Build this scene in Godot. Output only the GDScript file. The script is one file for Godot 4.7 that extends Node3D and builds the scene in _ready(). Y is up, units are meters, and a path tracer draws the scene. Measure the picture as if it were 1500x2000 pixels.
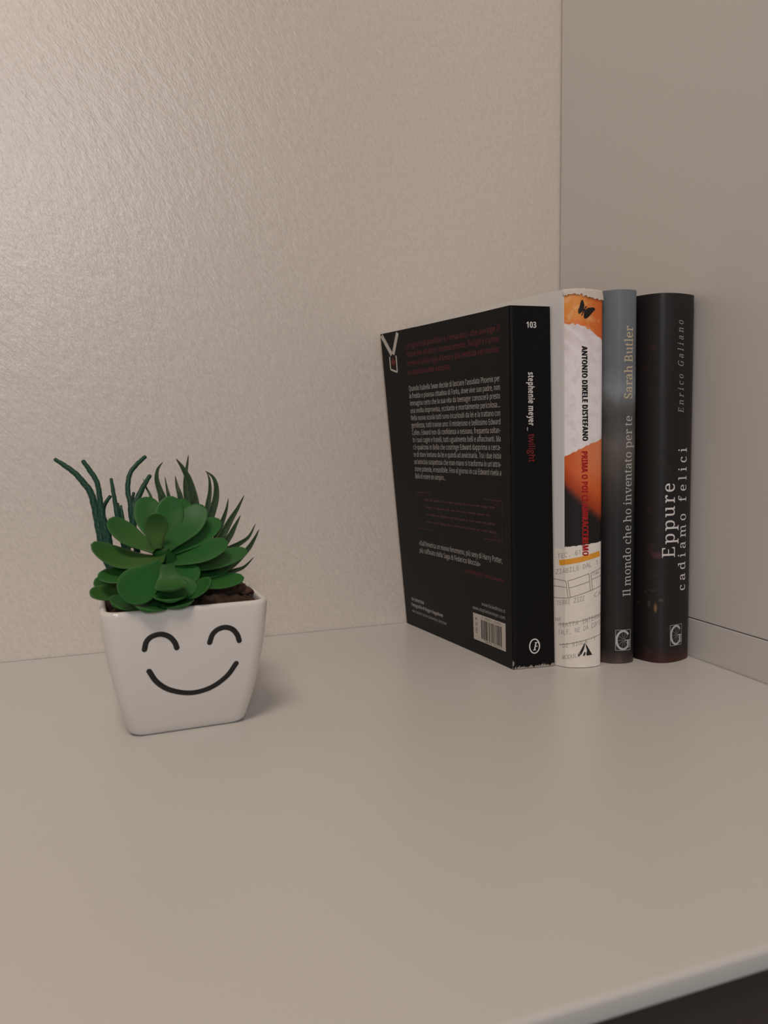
extends Node3D
# A white laminate shelf in a corner: a smiling planter with artificial succulents and four books against the side panel.
# Metres, y up: shelf top y = 0, plastered wall z = 0, side panel face x = 0.

var cam: Camera3D
var M := {}
var rng := RandomNumberGenerator.new()
var group_no := 0

func _ready() -> void:
	rng.seed = 7
	# ---------------------------------------------------------------- camera, sky, light, exposure
	cam = Camera3D.new(); cam.name = "camera"
	cam.position = Vector3(-0.31431, 0.12808, 0.49593)
	cam.basis = Basis(Vector3.UP, -0.34190759) * Basis(Vector3.RIGHT, -0.09330549) * Basis(Vector3.BACK, -0.01393585)
	cam.near = 0.01; cam.far = 50.0
	var lens := CameraAttributesPhysical.new()
	lens.frustum_focal_length = 18.0254
	lens.frustum_focus_distance = 0.43
	lens.frustum_near = 0.01; lens.frustum_far = 50.0
	lens.exposure_aperture = 10.0
	lens.auto_exposure_enabled = false
	cam.attributes = lens
	cam.fov = 67.30611
	add_child(cam)
	var we := WorldEnvironment.new(); we.name = "environment"
	var env := Environment.new()
	env.background_mode = Environment.BG_COLOR
	env.background_color = Color(0.01, 0.01, 0.012)
	env.tonemap_mode = Environment.TONE_MAPPER_LINEAR
	env.tonemap_exposure = EXPOSURE
	env.sdfgi_enabled = true; env.ssao_enabled = true; env.ssil_enabled = true
	we.environment = env
	add_child(we)
	materials()
	ceiling_lamp(LAMP_AT, LAMP_SIZE, LAMP_ENERGY, LAMP_COLOR, "square white ceiling lamp nearer to the shelf, above and left of the camera")
	ceiling_lamp(FAR_LAMP_AT, LAMP_SIZE, FAR_LAMP_ENERGY, FAR_LAMP_COLOR, "square white ceiling lamp at the far end of the room, behind the camera")
	room()
	shelf_and_panel()
	planter()
	black_paperback()
	white_paperback()
	grey_hardback()
	dark_hardback()

const FLOOR_Y := -1.15
const EXPOSURE := 1.0
const LAMP_AT := Vector3(-0.62, 1.34, 0.85)
const LAMP_ENERGY := 1.02
const FAR_LAMP_AT := Vector3(-0.80, 1.30, 3.4)
const FAR_LAMP_ENERGY := 4.6
const LAMP_SIZE := 0.42
const LAMP_COLOR := Color(1.0, 0.918, 0.845)
const FAR_LAMP_COLOR := Color(0.955, 0.970, 1.0)

# ---------------------------------------------------------------- bookkeeping
func put(called: String, mesh: Mesh, mat: Material, parent: Node = self) -> MeshInstance3D:
	var o := MeshInstance3D.new()
	o.name = called; o.mesh = mesh; o.material_override = mat
	o.cast_shadow = GeometryInstance3D.SHADOW_CASTING_SETTING_ON
	parent.add_child(o, true)
	return o

func base(called: String, at := Vector3.ZERO, turn := 0.0) -> Node3D:
	var o := Node3D.new(); o.name = called; o.position = at; o.rotation.y = turn
	add_child(o, true)
	return o

func tag(o: Node, label: String, category: String, group := "") -> void:
	o.set_meta("label", label); o.set_meta("category", category)
	if group: o.set_meta("group", group)

func struct(called: String, mesh: Mesh, mat: Material, label := "", parent: Node = self) -> MeshInstance3D:
	var o := put(called, mesh, mat, parent)
	o.set_meta("kind", "structure")
	if label: o.set_meta("label", label)
	return o

# ---------------------------------------------------------------- materials
func plain(c: Color, rough := 0.6, spec := 0.5) -> StandardMaterial3D:
	var m := StandardMaterial3D.new()
	m.albedo_color = c; m.roughness = rough; m.metallic_specular = spec
	return m

func noise_tex(freq: float, octaves: int, size: int, sd: int, gain := 0.5) -> ImageTexture:
	var n := FastNoiseLite.new()
	n.seed = sd; n.frequency = freq; n.fractal_octaves = octaves; n.fractal_gain = gain; n.fractal_lacunarity = 2.2
	var im := n.get_seamless_image(size, size)
	im.convert(Image.FORMAT_L8)
	return ImageTexture.create_from_image(im)

# mother-of-pearl grain: pale flecks a millimetre across
func grain_tex() -> ImageTexture:
	var n := FastNoiseLite.new()
	n.seed = 17; n.frequency = 0.07; n.fractal_octaves = 3; n.fractal_gain = 0.8
	var im := n.get_seamless_image(1024, 1024)
	im.convert(Image.FORMAT_RGB8)
	im.adjust_bcs(1.0, 0.05, 1.0)
	im.adjust_bcs(1.94, 1.0, 1.0)
	return ImageTexture.create_from_image(im)

func materials() -> void:
	var w := plain(Color(0.890, 0.854, 0.822), 0.42, 0.80)
	w.metallic = 0.12
	w.heightmap_enabled = true
	w.heightmap_texture = noise_tex(0.008, 5, 2048, 11, 0.74)
	w.heightmap_scale = 0.024
	w.roughness = 0.35
	w.albedo_texture = grain_tex()
	M.wall = w
	M.room = plain(Color(0.84, 0.835, 0.82), 0.9)
	M.ceiling = plain(Color(0.92, 0.92, 0.91), 0.9)
	M.floor = plain(Color(0.42, 0.38, 0.35), 0.5)
	M.wenge = plain(Color(0.255, 0.225, 0.215), 0.5)
	var l := plain(Color(0.785, 0.78, 0.77), 0.34, 0.5)
	l.heightmap_enabled = true; l.uv1_triplanar = true; l.uv1_world_triplanar = true; l.uv1_scale = Vector3(6, 6, 6)
	l.heightmap_texture = noise_tex(0.05, 3, 512, 3)
	l.heightmap_scale = 0.002
	M.laminate = l
	var pl: StandardMaterial3D = l.duplicate(); pl.albedo_color = Color(0.82, 0.815, 0.81)
	M.panel = pl
	M.ceramic = plain(Color(0.862, 0.846, 0.830), 0.14, 0.5)
	M.ink = plain(Color(0.045, 0.035, 0.035), 0.45)
	var lf := plain(Color.WHITE, 0.40, 0.28); lf.vertex_color_use_as_albedo = true
	M.leaf = lf
	var gr := plain(Color.WHITE, 0.45, 0.32); gr.vertex_color_use_as_albedo = true
	M.grass = gr
	var so := plain(Color(0.25, 0.16, 0.11), 0.95)
	M.soil = so
	M.bark = plain(Color(0.29, 0.19, 0.14), 0.85)
	M.paper = plain(Color(0.83, 0.80, 0.74), 0.9)
	M.black_cover = plain(Color(0.062, 0.058, 0.060), 0.42, 0.32)
	M.black_spine = plain(Color(0.06, 0.055, 0.057), 0.42, 0.45)
	M.white_card = plain(Color(0.86, 0.85, 0.84), 0.4)
	M.cream_print = plain(Color(0.84, 0.81, 0.77), 0.4)
	M.jacket_dark = plain(Color(0.075, 0.070, 0.072), 0.4, 0.35)
	M.txt_white = plain(Color(0.86, 0.85, 0.84), 0.5)
	M.txt_blurb = plain(Color(0.68, 0.67, 0.66), 0.5)
	M.txt_red = plain(Color(0.50, 0.06, 0.07), 0.5)
	M.txt_maroon = plain(Color(0.40, 0.09, 0.12), 0.5)
	M.txt_faint = plain(Color(0.235, 0.075, 0.085), 0.5)
	M.txt_gold = plain(Color(0.82, 0.75, 0.62), 0.5)
	M.txt_grey = plain(Color(0.72, 0.72, 0.72), 0.5)
	M.txt_dim = plain(Color(0.62, 0.62, 0.61), 0.5)
	M.txt_type = plain(Color(0.63, 0.60, 0.58), 0.6)
	M.form_line = plain(Color(0.62, 0.58, 0.55), 0.6)
	M.highlighter = plain(Color(0.90, 0.62, 0.18), 0.5)
	M.scarlet = plain(Color(0.72, 0.09, 0.08), 0.45)
	M.pale_print = plain(Color(0.74, 0.72, 0.69), 0.5)

# ---------------------------------------------------------------- mesh helpers
func stool() -> SurfaceTool:
	var st := SurfaceTool.new(); st.begin(Mesh.PRIMITIVE_TRIANGLES); group_no = 0
	st.set_color(Color.WHITE); st.set_uv(Vector2(0.5, 0.5))
	return st

func done(st: SurfaceTool) -> ArrayMesh:
	st.generate_normals()
	return st.commit()

# rows of points -> a smooth sheet of its own smooth group; colours optional
func sheet(st: SurfaceTool, rows: Array, flip := false, cols: Array = [], uv := true) -> void:
	st.set_smooth_group(group_no); group_no += 1
	var nr := rows.size()
	var nc: int = rows[0].size()
	for i in nr - 1:
		for j in nc - 1:
			var q := [[i, j], [i, j + 1], [i + 1, j + 1], [i, j], [i + 1, j + 1], [i + 1, j]]
			if flip: q = [q[0], q[2], q[1], q[3], q[5], q[4]]
			for k in q:
				if cols.size(): st.set_color(cols[k[0]][k[1]])
				if uv: st.set_uv(Vector2(float(k[1]) / (nc - 1), float(k[0]) / (nr - 1)))
				st.add_vertex(rows[k[0]][k[1]])

func fan(st: SurfaceTool, ring: Array, flip := false, c := Color.WHITE) -> void:
	st.set_smooth_group(group_no); group_no += 1
	var mid := Vector3.ZERO
	for q in ring: mid += q / ring.size()
	for j in ring.size() - 1:
		var t := [mid, ring[j], ring[j + 1]]
		if flip: t = [mid, ring[j + 1], ring[j]]
		for q in t:
			st.set_color(c); st.set_uv(Vector2(0.5, 0.5)); st.add_vertex(q)

# a box with chamfered edges
func block(lo: Vector3, hi: Vector3, ch := 0.001) -> ArrayMesh:
	var st := stool()
	var c := (lo + hi) / 2.0
	var h := (hi - lo) / 2.0
	var pts: Array[Vector3] = []
	for sx in [-1.0, 1.0]:
		for sy in [-1.0, 1.0]:
			for sz in [-1.0, 1.0]:
				var s := Vector3(sx, sy, sz)
				pts.append(c + s * Vector3(h.x, h.y - ch, h.z - ch))
				pts.append(c + s * Vector3(h.x - ch, h.y, h.z - ch))
				pts.append(c + s * Vector3(h.x - ch, h.y - ch, h.z))
	var id := func(sx: int, sy: int, sz: int, ax: int) -> int: return ((sx * 2 + sy) * 2 + sz) * 3 + ax
	var faces := []
	for s in [0, 1]:
		faces.append([id.call(s, 0, 0, 0), id.call(s, 1, 0, 0), id.call(s, 1, 1, 0), id.call(s, 0, 1, 0)])
		faces.append([id.call(0, s, 0, 1), id.call(1, s, 0, 1), id.call(1, s, 1, 1), id.call(0, s, 1, 1)])
		faces.append([id.call(0, 0, s, 2), id.call(1, 0, s, 2), id.call(1, 1, s, 2), id.call(0, 1, s, 2)])
	for a in [0, 1]:
		for b in [0, 1]:
			faces.append([id.call(a, b, 0, 0), id.call(a, b, 1, 0), id.call(a, b, 1, 1), id.call(a, b, 0, 1)])
			faces.append([id.call(a, 0, b, 0), id.call(a, 1, b, 0), id.call(a, 1, b, 2), id.call(a, 0, b, 2)])
			faces.append([id.call(0, a, b, 1), id.call(1, a, b, 1), id.call(1, a, b, 2), id.call(0, a, b, 2)])
			for d in [0, 1]:
				faces.append([id.call(a, b, d, 0), id.call(a, b, d, 1), id.call(a, b, d, 2)])
	for f in faces:
		st.set_smooth_group(-1)
		var n: Vector3 = (pts[f[1]] - pts[f[0]]).cross(pts[f[2]] - pts[f[0]])
		var mid: Vector3 = (pts[f[0]] + pts[f[1]] + pts[f[2]]) / 3.0
		var order: Array = [0, 1, 2] if n.dot(mid - c) < 0 else [0, 2, 1]
		if f.size() == 4: order = order + ([0, 2, 3] if n.dot(mid - c) < 0 else [0, 3, 2])
		for k in order:
			st.add_vertex(pts[f[k]])
	return done(st)

func catmull(p: Array, per: int) -> Array:
	var out := []
	var n := p.size()
	for i in n - 1:
		var a = p[i - 1] if i > 0 else p[0] * 2.0 - p[1]
		var d = p[i + 2] if i + 2 < n else p[n - 1] * 2.0 - p[n - 2]
		for k in per:
			out.append(p[i].cubic_interpolate(p[i + 1], a, d, float(k) / per))
	out.append(p[n - 1])
	return out

# ---------------------------------------------------------------- the room (structure)
func room() -> void:
	# plaster: its UVs run along the brush strokes, which fall steeply from upper left to lower right
	var st := stool()
	var dir := Vector2(0.56, -0.83)
	var side := Vector2(0.83, 0.56)
	var x0 := -2.6; var x1 := 1.7; var y0 := -1.15; var y1 := 1.4
	for q in [[0, 0], [0, 1], [1, 1], [0, 0], [1, 1], [1, 0]]:
		var p := Vector2(lerpf(x0, x1, q[0]), lerpf(y0, y1, q[1]))
		st.set_normal(Vector3.BACK)
		st.set_uv(Vector2(p.dot(side) / 0.15, p.dot(dir) / 0.40))
		st.add_vertex(Vector3(p.x, p.y, 0))
	struct("wall_back", st.commit(), M.wall, "pale pearl plastered wall behind the shelf")
	var core := block(Vector3(x0, y0, -0.12), Vector3(x1, y1, -0.0006), 0.0)
	var o := put("masonry", core, M.room, get_node("wall_back"))
	o.set_meta("kind", "structure")
	struct("wall_left", block(Vector3(-2.72, y0, 0), Vector3(-2.6, y1, 5.0), 0.0), M.room, "plain wall to the left of the shelf, out of the frame")
	struct("wall_right", block(Vector3(1.7, y0, 0), Vector3(1.82, y1, 5.0), 0.0), M.room, "plain wall to the right of the shelf, out of the frame")
	struct("wall_front", block(Vector3(-2.72, y0, 5.0), Vector3(1.82, y1, 5.12), 0.0), M.room, "plain wall facing the shelf, behind the camera")
	struct("floor", block(Vector3(-2.72, -1.25, -0.12), Vector3(1.82, y0, 5.12), 0.0), M.floor, "dark brown floor below the shelf")
	struct("ceiling", block(Vector3(-2.72, y1, -0.12), Vector3(1.82, 1.5, 5.12), 0.0), M.ceiling, "white ceiling above the shelf, out of the frame")

func ceiling_lamp(at: Vector3, size: float, energy: float, tint: Color, label: String) -> void:
	var root := base("ceiling_lamp", at)
	tag(root, label, "lamp", "ceiling lamps")
	put("housing", block(Vector3(-size / 2 - 0.02, 0.012, -size / 2 - 0.02), Vector3(size / 2 + 0.02, 1.4 - at.y, size / 2 + 0.02), 0.004), plain(Color(0.9, 0.9, 0.9), 0.5), root)
	var glow := plain(Color(0.95, 0.93, 0.9), 0.6)
	glow.emission_enabled = true; glow.emission = tint; glow.emission_energy_multiplier = 1.5
	put("diffuser", block(Vector3(-size / 2, 0.002, -size / 2), Vector3(size / 2, 0.012, size / 2), 0.003), glow, root)
	var l := AreaLight3D.new(); l.name = "lamp_light"
	l.area_size = Vector2(size, size)
	l.light_color = tint; l.light_energy = energy
	l.area_range = 12.0; l.area_attenuation = 2.0
	l.shadow_enabled = true
	l.rotation.x = -PI / 2
	l.position = Vector3(0, -0.004, 0)
	root.add_child(l)

func shelf_and_panel() -> void:
	var cab := base("low_cabinet")
	tag(cab, "dark brown low cabinet whose front shows under the shelf board", "cabinet")
	put("body", block(Vector3(-1.3, FLOOR_Y, 0.002), Vector3(0.017, -0.0064, 0.334), 0.001), M.wenge, cab)
	for i in 3:
		put("door", block(Vector3(-1.298 + i * 0.4385, FLOOR_Y + 0.06, 0.3345), Vector3(-1.298 + i * 0.4385 + 0.4355, -0.0085, 0.3525), 0.0012), M.wenge, cab)
	var s := put("shelf_board", shelf_mesh(), M.laminate)
	tag(s, "white laminate shelf board with a thin rounded front edge, carrying planter and books", "shelf")
	var root := base("side_panel")
	tag(root, "tall white laminate side panel standing at the right end of the shelf", "panel")
	put("upper_panel", block(Vector3(0.0, 0.02285, 0.0010), Vector3(0.018, 0.80, 0.3567), 0.0005), M.panel, root)
	put("lower_strip", block(Vector3(0.0002, -0.0062, 0.0012), Vector3(0.018, 0.0224, 0.3567), 0.0004), M.panel, root)

# the board: straight from the wall to the front, where it ends in a rounded nose
func shelf_mesh() -> ArrayMesh:
	var prof := []
	var d := 0.3567; var th := 0.0062; var r := 0.0016
	prof.append(Vector2(0.0006, 0.0)); prof.append(Vector2(0.1, 0.0)); prof.append(Vector2(0.25, 0.0))
	for k in 7:
		var a := PI / 2 * k / 6.0
		prof.append(Vector2(d - r + r * sin(a), -r + r * cos(a)))
	for k in 5:
		var a := PI / 2 * k / 4.0
		prof.append(Vector2(d - 0.001 + 0.001 * cos(a), -th + 0.001 - 0.001 * sin(a)))
	prof.append(Vector2(0.25, -th)); prof.append(Vector2(0.0006, -th))
	var rows := []
	for x in [-1.3, -0.6, -0.0006]:
		var row := []
		for q in prof: row.append(Vector3(x, q.y, q.x))
		rows.append(row)
	var st := stool()
	# split the sheet at the long flats so that the nose alone is smooth
	sheet(st, [rows[0].slice(0, 4), rows[1].slice(0, 4), rows[2].slice(0, 4)], true)
	sheet(st, [rows[0].slice(3, 15), rows[1].slice(3, 15), rows[2].slice(3, 15)], true)
	sheet(st, [rows[0].slice(14), rows[1].slice(14), rows[2].slice(14)], true)
	fan(st, rows[0], false); fan(st, rows[2], true)
	return done(st)

const LEAVES = [
	[Vector3(-0.2962, 0.0822, 0.1460), Vector3(-0.2962, 0.0982, 0.1500), 0.0092, Vector3(0, 0.35, 1), 0.0015, 1.00],
	[Vector3(-0.2967, 0.0813, 0.1460), Vector3(-0.3156, 0.0955, 0.1400), 0.0125, Vector3(0.45, 0.8, 0.7), 0.0020, 0.50],
	[Vector3(-0.2955, 0.0835, 0.1420), Vector3(-0.2993, 0.1034, 0.1220), 0.0125, Vector3(0.1, 0.3, 1), 0.0020, 0.15],
	[Vector3(-0.2939, 0.0822, 0.1430), Vector3(-0.2870, 0.1035, 0.1280), 0.0120, Vector3(0, 0.3, 1), 0.0020, 0.10],
	[Vector3(-0.2927, 0.0814, 0.1450), Vector3(-0.2739, 0.0991, 0.1300), 0.0125, Vector3(-0.3, 0.45, 0.9), 0.0020, 0.10],
	[Vector3(-0.2930, 0.0845, 0.1380), Vector3(-0.2800, 0.1008, 0.1160), 0.0110, Vector3(-0.1, 0.3, 1), 0.0020, 0.30],
	[Vector3(-0.2918, 0.0793, 0.1430), Vector3(-0.2661, 0.0919, 0.1260), 0.0120, Vector3(-0.4, 0.6, 0.8), 0.0020, 0.00],
	[Vector3(-0.2931, 0.0753, 0.1470), Vector3(-0.2645, 0.0829, 0.1400), 0.0125, Vector3(-0.35, 0.8, 0.6), 0.0020, 0.10],
	[Vector3(-0.2914, 0.0723, 0.1460), Vector3(-0.2545, 0.0774, 0.1340), 0.0120, Vector3(-0.3, 0.85, 0.55), 0.0020, 0.30],
	[Vector3(-0.2872, 0.0660, 0.1460), Vector3(-0.2576, 0.0655, 0.1420), 0.0090, Vector3(-0.2, 0.8, 0.65), 0.0015, 0.30],
	[Vector3(-0.2932, 0.0780, 0.1500), Vector3(-0.3233, 0.0854, 0.1460), 0.0135, Vector3(0.3, 0.9, 0.55), 0.0050, 0.80],
	[Vector3(-0.2953, 0.0735, 0.1460), Vector3(-0.3212, 0.0715, 0.1500), 0.0105, Vector3(0.2, 0.85, 0.5), 0.0010, 0.40],
	[Vector3(-0.2943, 0.0752, 0.1520), Vector3(-0.3118, 0.0647, 0.1660), 0.0150, Vector3(0.35, 0.6, 1), 0.0015, 0.05],
	[Vector3(-0.3063, 0.0645, 0.1420), Vector3(-0.3246, 0.0645, 0.1500), 0.0085, Vector3(0.1, 0.75, 0.65), 0.0010, 0.90],
	[Vector3(-0.3061, 0.0661, 0.1380), Vector3(-0.3231, 0.0674, 0.1420), 0.0095, Vector3(0.1, 0.75, 0.65), 0.0010, 0.60],
	[Vector3(-0.2928, 0.0755, 0.1560), Vector3(-0.2916, 0.0679, 0.1700), 0.0125, Vector3(0, 0.55, 1), 0.0040, 0.30],
	[Vector3(-0.2927, 0.0676, 0.1500), Vector3(-0.2921, 0.0626, 0.1680), 0.0135, Vector3(0, 0.9, 0.6), 0.0015, 0.10],
	[Vector3(-0.2899, 0.0623, 0.1500), Vector3(-0.2753, 0.0678, 0.1630), 0.0105, Vector3(-0.15, 0.85, 0.7), 0.0015, 0.20],
	[Vector3(-0.2963, 0.0620, 0.1480), Vector3(-0.3028, 0.0596, 0.1680), 0.0135, Vector3(0.1, 0.95, 0.45), 0.0015, 0.10],
	[Vector3(-0.2915, 0.0616, 0.1480), Vector3(-0.2879, 0.0596, 0.1660), 0.0130, Vector3(-0.05, 0.95, 0.4), 0.0015, 0.30],
	[Vector3(-0.2921, 0.0760, 0.1460), Vector3(-0.2685, 0.0734, 0.1320), 0.0120, Vector3(-0.35, 0.85, 0.5), 0.0020, 0.10],
	[Vector3(-0.2951, 0.0771, 0.1460), Vector3(-0.3143, 0.0751, 0.1360), 0.0115, Vector3(0.35, 0.85, 0.5), 0.0020, 0.30],
	[Vector3(-0.2917, 0.0711, 0.1500), Vector3(-0.2838, 0.0621, 0.1600), 0.0120, Vector3(-0.15, 0.8, 0.7), 0.0015, 0.10],
	[Vector3(-0.2902, 0.0705, 0.1440), Vector3(-0.2636, 0.0705, 0.1340), 0.0120, Vector3(-0.3, 0.85, 0.5), 0.0020, 0.10],
	[Vector3(-0.2916, 0.0729, 0.1500), Vector3(-0.2781, 0.0702, 0.1500), 0.0110, Vector3(-0.3, 0.8, 0.6), 0.0015, 0.10],
	[Vector3(-0.3016, 0.0621, 0.1460), Vector3(-0.3151, 0.0610, 0.1600), 0.0120, Vector3(0.2, 0.9, 0.45), 0.0015, 0.20],
]
const GRASS = [
	[[Vector3(-0.3384, 0.1212, 0.1000), Vector3(-0.3340, 0.1180, 0.1013), Vector3(-0.3298, 0.1145, 0.1027), Vector3(-0.3268, 0.1108, 0.1040), Vector3(-0.3234, 0.1057, 0.1053), Vector3(-0.3218, 0.0996, 0.1067), Vector3(-0.3207, 0.0926, 0.1080), Vector3(-0.3195, 0.0848, 0.1093), Vector3(-0.3178, 0.0753, 0.1107), Vector3(-0.3138, 0.0642, 0.1120)], [0.82, 1.18, 1.29, 1.41, 1.53, 1.65, 1.76, 2.00, 2.12, 2.12]],
	[[Vector3(-0.3258, 0.1203, 0.1080), Vector3(-0.3228, 0.1155, 0.1090), Vector3(-0.3203, 0.1109, 0.1100), Vector3(-0.3194, 0.1063, 0.1110), Vector3(-0.3190, 0.1006, 0.1120), Vector3(-0.3182, 0.0936, 0.1130), Vector3(-0.3167, 0.0852, 0.1140), Vector3(-0.3155, 0.0758, 0.1150), Vector3(-0.3124, 0.0647, 0.1160)], [0.94, 1.18, 1.18, 1.18, 1.29, 1.53, 1.88, 2.12, 2.12]],
	[[Vector3(-0.3145, 0.1028, 0.1000), Vector3(-0.3176, 0.0976, 0.1027), Vector3(-0.3177, 0.0895, 0.1053), Vector3(-0.3156, 0.0748, 0.1080)], [0.82, 0.94, 0.94, 1.06]],
	[[Vector3(-0.3137, 0.1111, 0.0980), Vector3(-0.3130, 0.1050, 0.1005), Vector3(-0.3122, 0.0982, 0.1030), Vector3(-0.3115, 0.0924, 0.1055), Vector3(-0.3090, 0.0756, 0.1080)], [0.71, 0.94, 1.06, 1.18, 1.18]],
	[[Vector3(-0.3112, 0.0990, 0.1010), Vector3(-0.3110, 0.0943, 0.1045), Vector3(-0.3085, 0.0769, 0.1080)], [0.71, 0.94, 1.06]],
	[[Vector3(-0.3098, 0.0978, 0.1000), Vector3(-0.3094, 0.0935, 0.1050), Vector3(-0.3071, 0.0770, 0.1100)], [0.59, 0.82, 0.94]],
	[[Vector3(-0.2972, 0.1215, 0.0960), Vector3(-0.3010, 0.1183, 0.0980), Vector3(-0.3046, 0.1140, 0.1000), Vector3(-0.3060, 0.1093, 0.1020), Vector3(-0.3063, 0.1042, 0.1040), Vector3(-0.3054, 0.0996, 0.1060), Vector3(-0.3052, 0.0931, 0.1080), Vector3(-0.3034, 0.0756, 0.1100)], [0.94, 1.06, 1.06, 1.18, 1.18, 1.29, 1.41, 1.53]],
	[[Vector3(-0.2956, 0.1122, 0.1000), Vector3(-0.2990, 0.1072, 0.1032), Vector3(-0.3020, 0.1015, 0.1065), Vector3(-0.3042, 0.0959, 0.1098), Vector3(-0.3048, 0.0785, 0.1130)], [0.94, 1.18, 1.41, 1.53, 1.53]],
	[[Vector3(-0.3034, 0.1035, 0.0930), Vector3(-0.3042, 0.0999, 0.0973), Vector3(-0.3047, 0.0947, 0.1017), Vector3(-0.3046, 0.0776, 0.1060)], [0.71, 0.82, 1.06, 1.18]],
]
const SPIKES = [
	[[Vector3(-0.2897, 0.1190, 0.1080), Vector3(-0.2923, 0.1154, 0.1088), Vector3(-0.2930, 0.1105, 0.1096), Vector3(-0.2918, 0.1053, 0.1104), Vector3(-0.2904, 0.1004, 0.1112), Vector3(-0.2874, 0.0874, 0.1120)], 0.0042],
	[[Vector3(-0.2888, 0.1117, 0.1040), Vector3(-0.2882, 0.1062, 0.1060), Vector3(-0.2875, 0.1015, 0.1080), Vector3(-0.2853, 0.0870, 0.1100)], 0.0024],
	[[Vector3(-0.2837, 0.1119, 0.1020), Vector3(-0.2832, 0.1067, 0.1047), Vector3(-0.2821, 0.1013, 0.1073), Vector3(-0.2805, 0.0868, 0.1100)], 0.0036],
	[[Vector3(-0.2839, 0.1205, 0.1140), Vector3(-0.2812, 0.1163, 0.1144), Vector3(-0.2788, 0.1111, 0.1148), Vector3(-0.2774, 0.1051, 0.1152), Vector3(-0.2765, 0.0979, 0.1156), Vector3(-0.2763, 0.0847, 0.1160)], 0.0060],
	[[Vector3(-0.2773, 0.1222, 0.1060), Vector3(-0.2781, 0.1180, 0.1073), Vector3(-0.2795, 0.1101, 0.1085), Vector3(-0.2796, 0.1029, 0.1098), Vector3(-0.2787, 0.0843, 0.1110)], 0.0030],
	[[Vector3(-0.2704, 0.1143, 0.1140), Vector3(-0.2669, 0.1112, 0.1146), Vector3(-0.2656, 0.1067, 0.1152), Vector3(-0.2661, 0.1007, 0.1158), Vector3(-0.2681, 0.0948, 0.1164), Vector3(-0.2731, 0.0796, 0.1170)], 0.0045],
	[[Vector3(-0.2690, 0.1133, 0.1080), Vector3(-0.2680, 0.1098, 0.1095), Vector3(-0.2682, 0.1040, 0.1110), Vector3(-0.2695, 0.0981, 0.1125), Vector3(-0.2732, 0.0818, 0.1140)], 0.0030],
	[[Vector3(-0.2588, 0.1002, 0.1080), Vector3(-0.2603, 0.0947, 0.1100), Vector3(-0.2628, 0.0889, 0.1120), Vector3(-0.2690, 0.0752, 0.1140)], 0.0030],
	[[Vector3(-0.2515, 0.1017, 0.1120), Vector3(-0.2553, 0.0953, 0.1135), Vector3(-0.2589, 0.0903, 0.1150), Vector3(-0.2631, 0.0838, 0.1165), Vector3(-0.2706, 0.0733, 0.1180)], 0.0045],
	[[Vector3(-0.2549, 0.0925, 0.1200), Vector3(-0.2578, 0.0874, 0.1203), Vector3(-0.2608, 0.0824, 0.1207), Vector3(-0.2693, 0.0711, 0.1210)], 0.0039],
	[[Vector3(-0.2470, 0.0875, 0.1160), Vector3(-0.2507, 0.0814, 0.1170), Vector3(-0.2558, 0.0782, 0.1180), Vector3(-0.2615, 0.0757, 0.1190), Vector3(-0.2716, 0.0712, 0.1200)], 0.0039],
	[[Vector3(-0.2464, 0.0853, 0.1220), Vector3(-0.2491, 0.0804, 0.1220), Vector3(-0.2527, 0.0755, 0.1220), Vector3(-0.2609, 0.0682, 0.1220), Vector3(-0.2696, 0.0656, 0.1220)], 0.0042],
	[[Vector3(-0.2500, 0.0724, 0.1260), Vector3(-0.2548, 0.0678, 0.1253), Vector3(-0.2599, 0.0660, 0.1247), Vector3(-0.2699, 0.0634, 0.1240)], 0.0030],
	[[Vector3(-0.2989, 0.1110, 0.0980), Vector3(-0.2976, 0.1063, 0.1013), Vector3(-0.2957, 0.1016, 0.1047), Vector3(-0.2924, 0.0872, 0.1080)], 0.0018],
	[[Vector3(-0.2929, 0.1042, 0.1120), Vector3(-0.2920, 0.0993, 0.1130), Vector3(-0.2897, 0.0877, 0.1140)], 0.0018],
]

# ---------------------------------------------------------------- the smiling planter
const POT_AT := Vector3(-0.2862, 0.0, 0.126)
const POT_TURN := 0.033
const POT_PROFILE := [[0.0, 0.0238], [0.0005, 0.0249], [0.0016, 0.0258], [0.004, 0.0266], [0.0125, 0.0290], [0.020, 0.0307], [0.028, 0.0322], [0.035, 0.0334], [0.042, 0.0344], [0.050, 0.0352], [0.0562, 0.0357]]

func pot_half(y: float) -> float:
	for i in POT_PROFILE.size() - 1:
		if y <= POT_PROFILE[i + 1][0]:
			return lerpf(POT_PROFILE[i][1], POT_PROFILE[i + 1][1], (y - POT_PROFILE[i][0]) / (POT_PROFILE[i + 1][0] - POT_PROFILE[i][0]))
	return POT_PROFILE[-1][1]

func square_ring(half: float, r: float, y: float) -> Array:
	var out := []
	for c in 4:
		var mid := Vector2(half - r, half - r).rotated(c * PI / 2)
		for k in 9:
			var a := c * PI / 2 + PI / 2 * k / 8.0
			var q := mid + Vector2(cos(a), sin(a)) * r
			out.append(Vector3(q.x, y, q.y))
		# a point in the middle of each side
		var n := Vector2(half, 0).rotated((c + 1) * PI / 2)
		out.append(Vector3(n.x, y, n.y))
	out.append(out[0])
	return out

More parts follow.
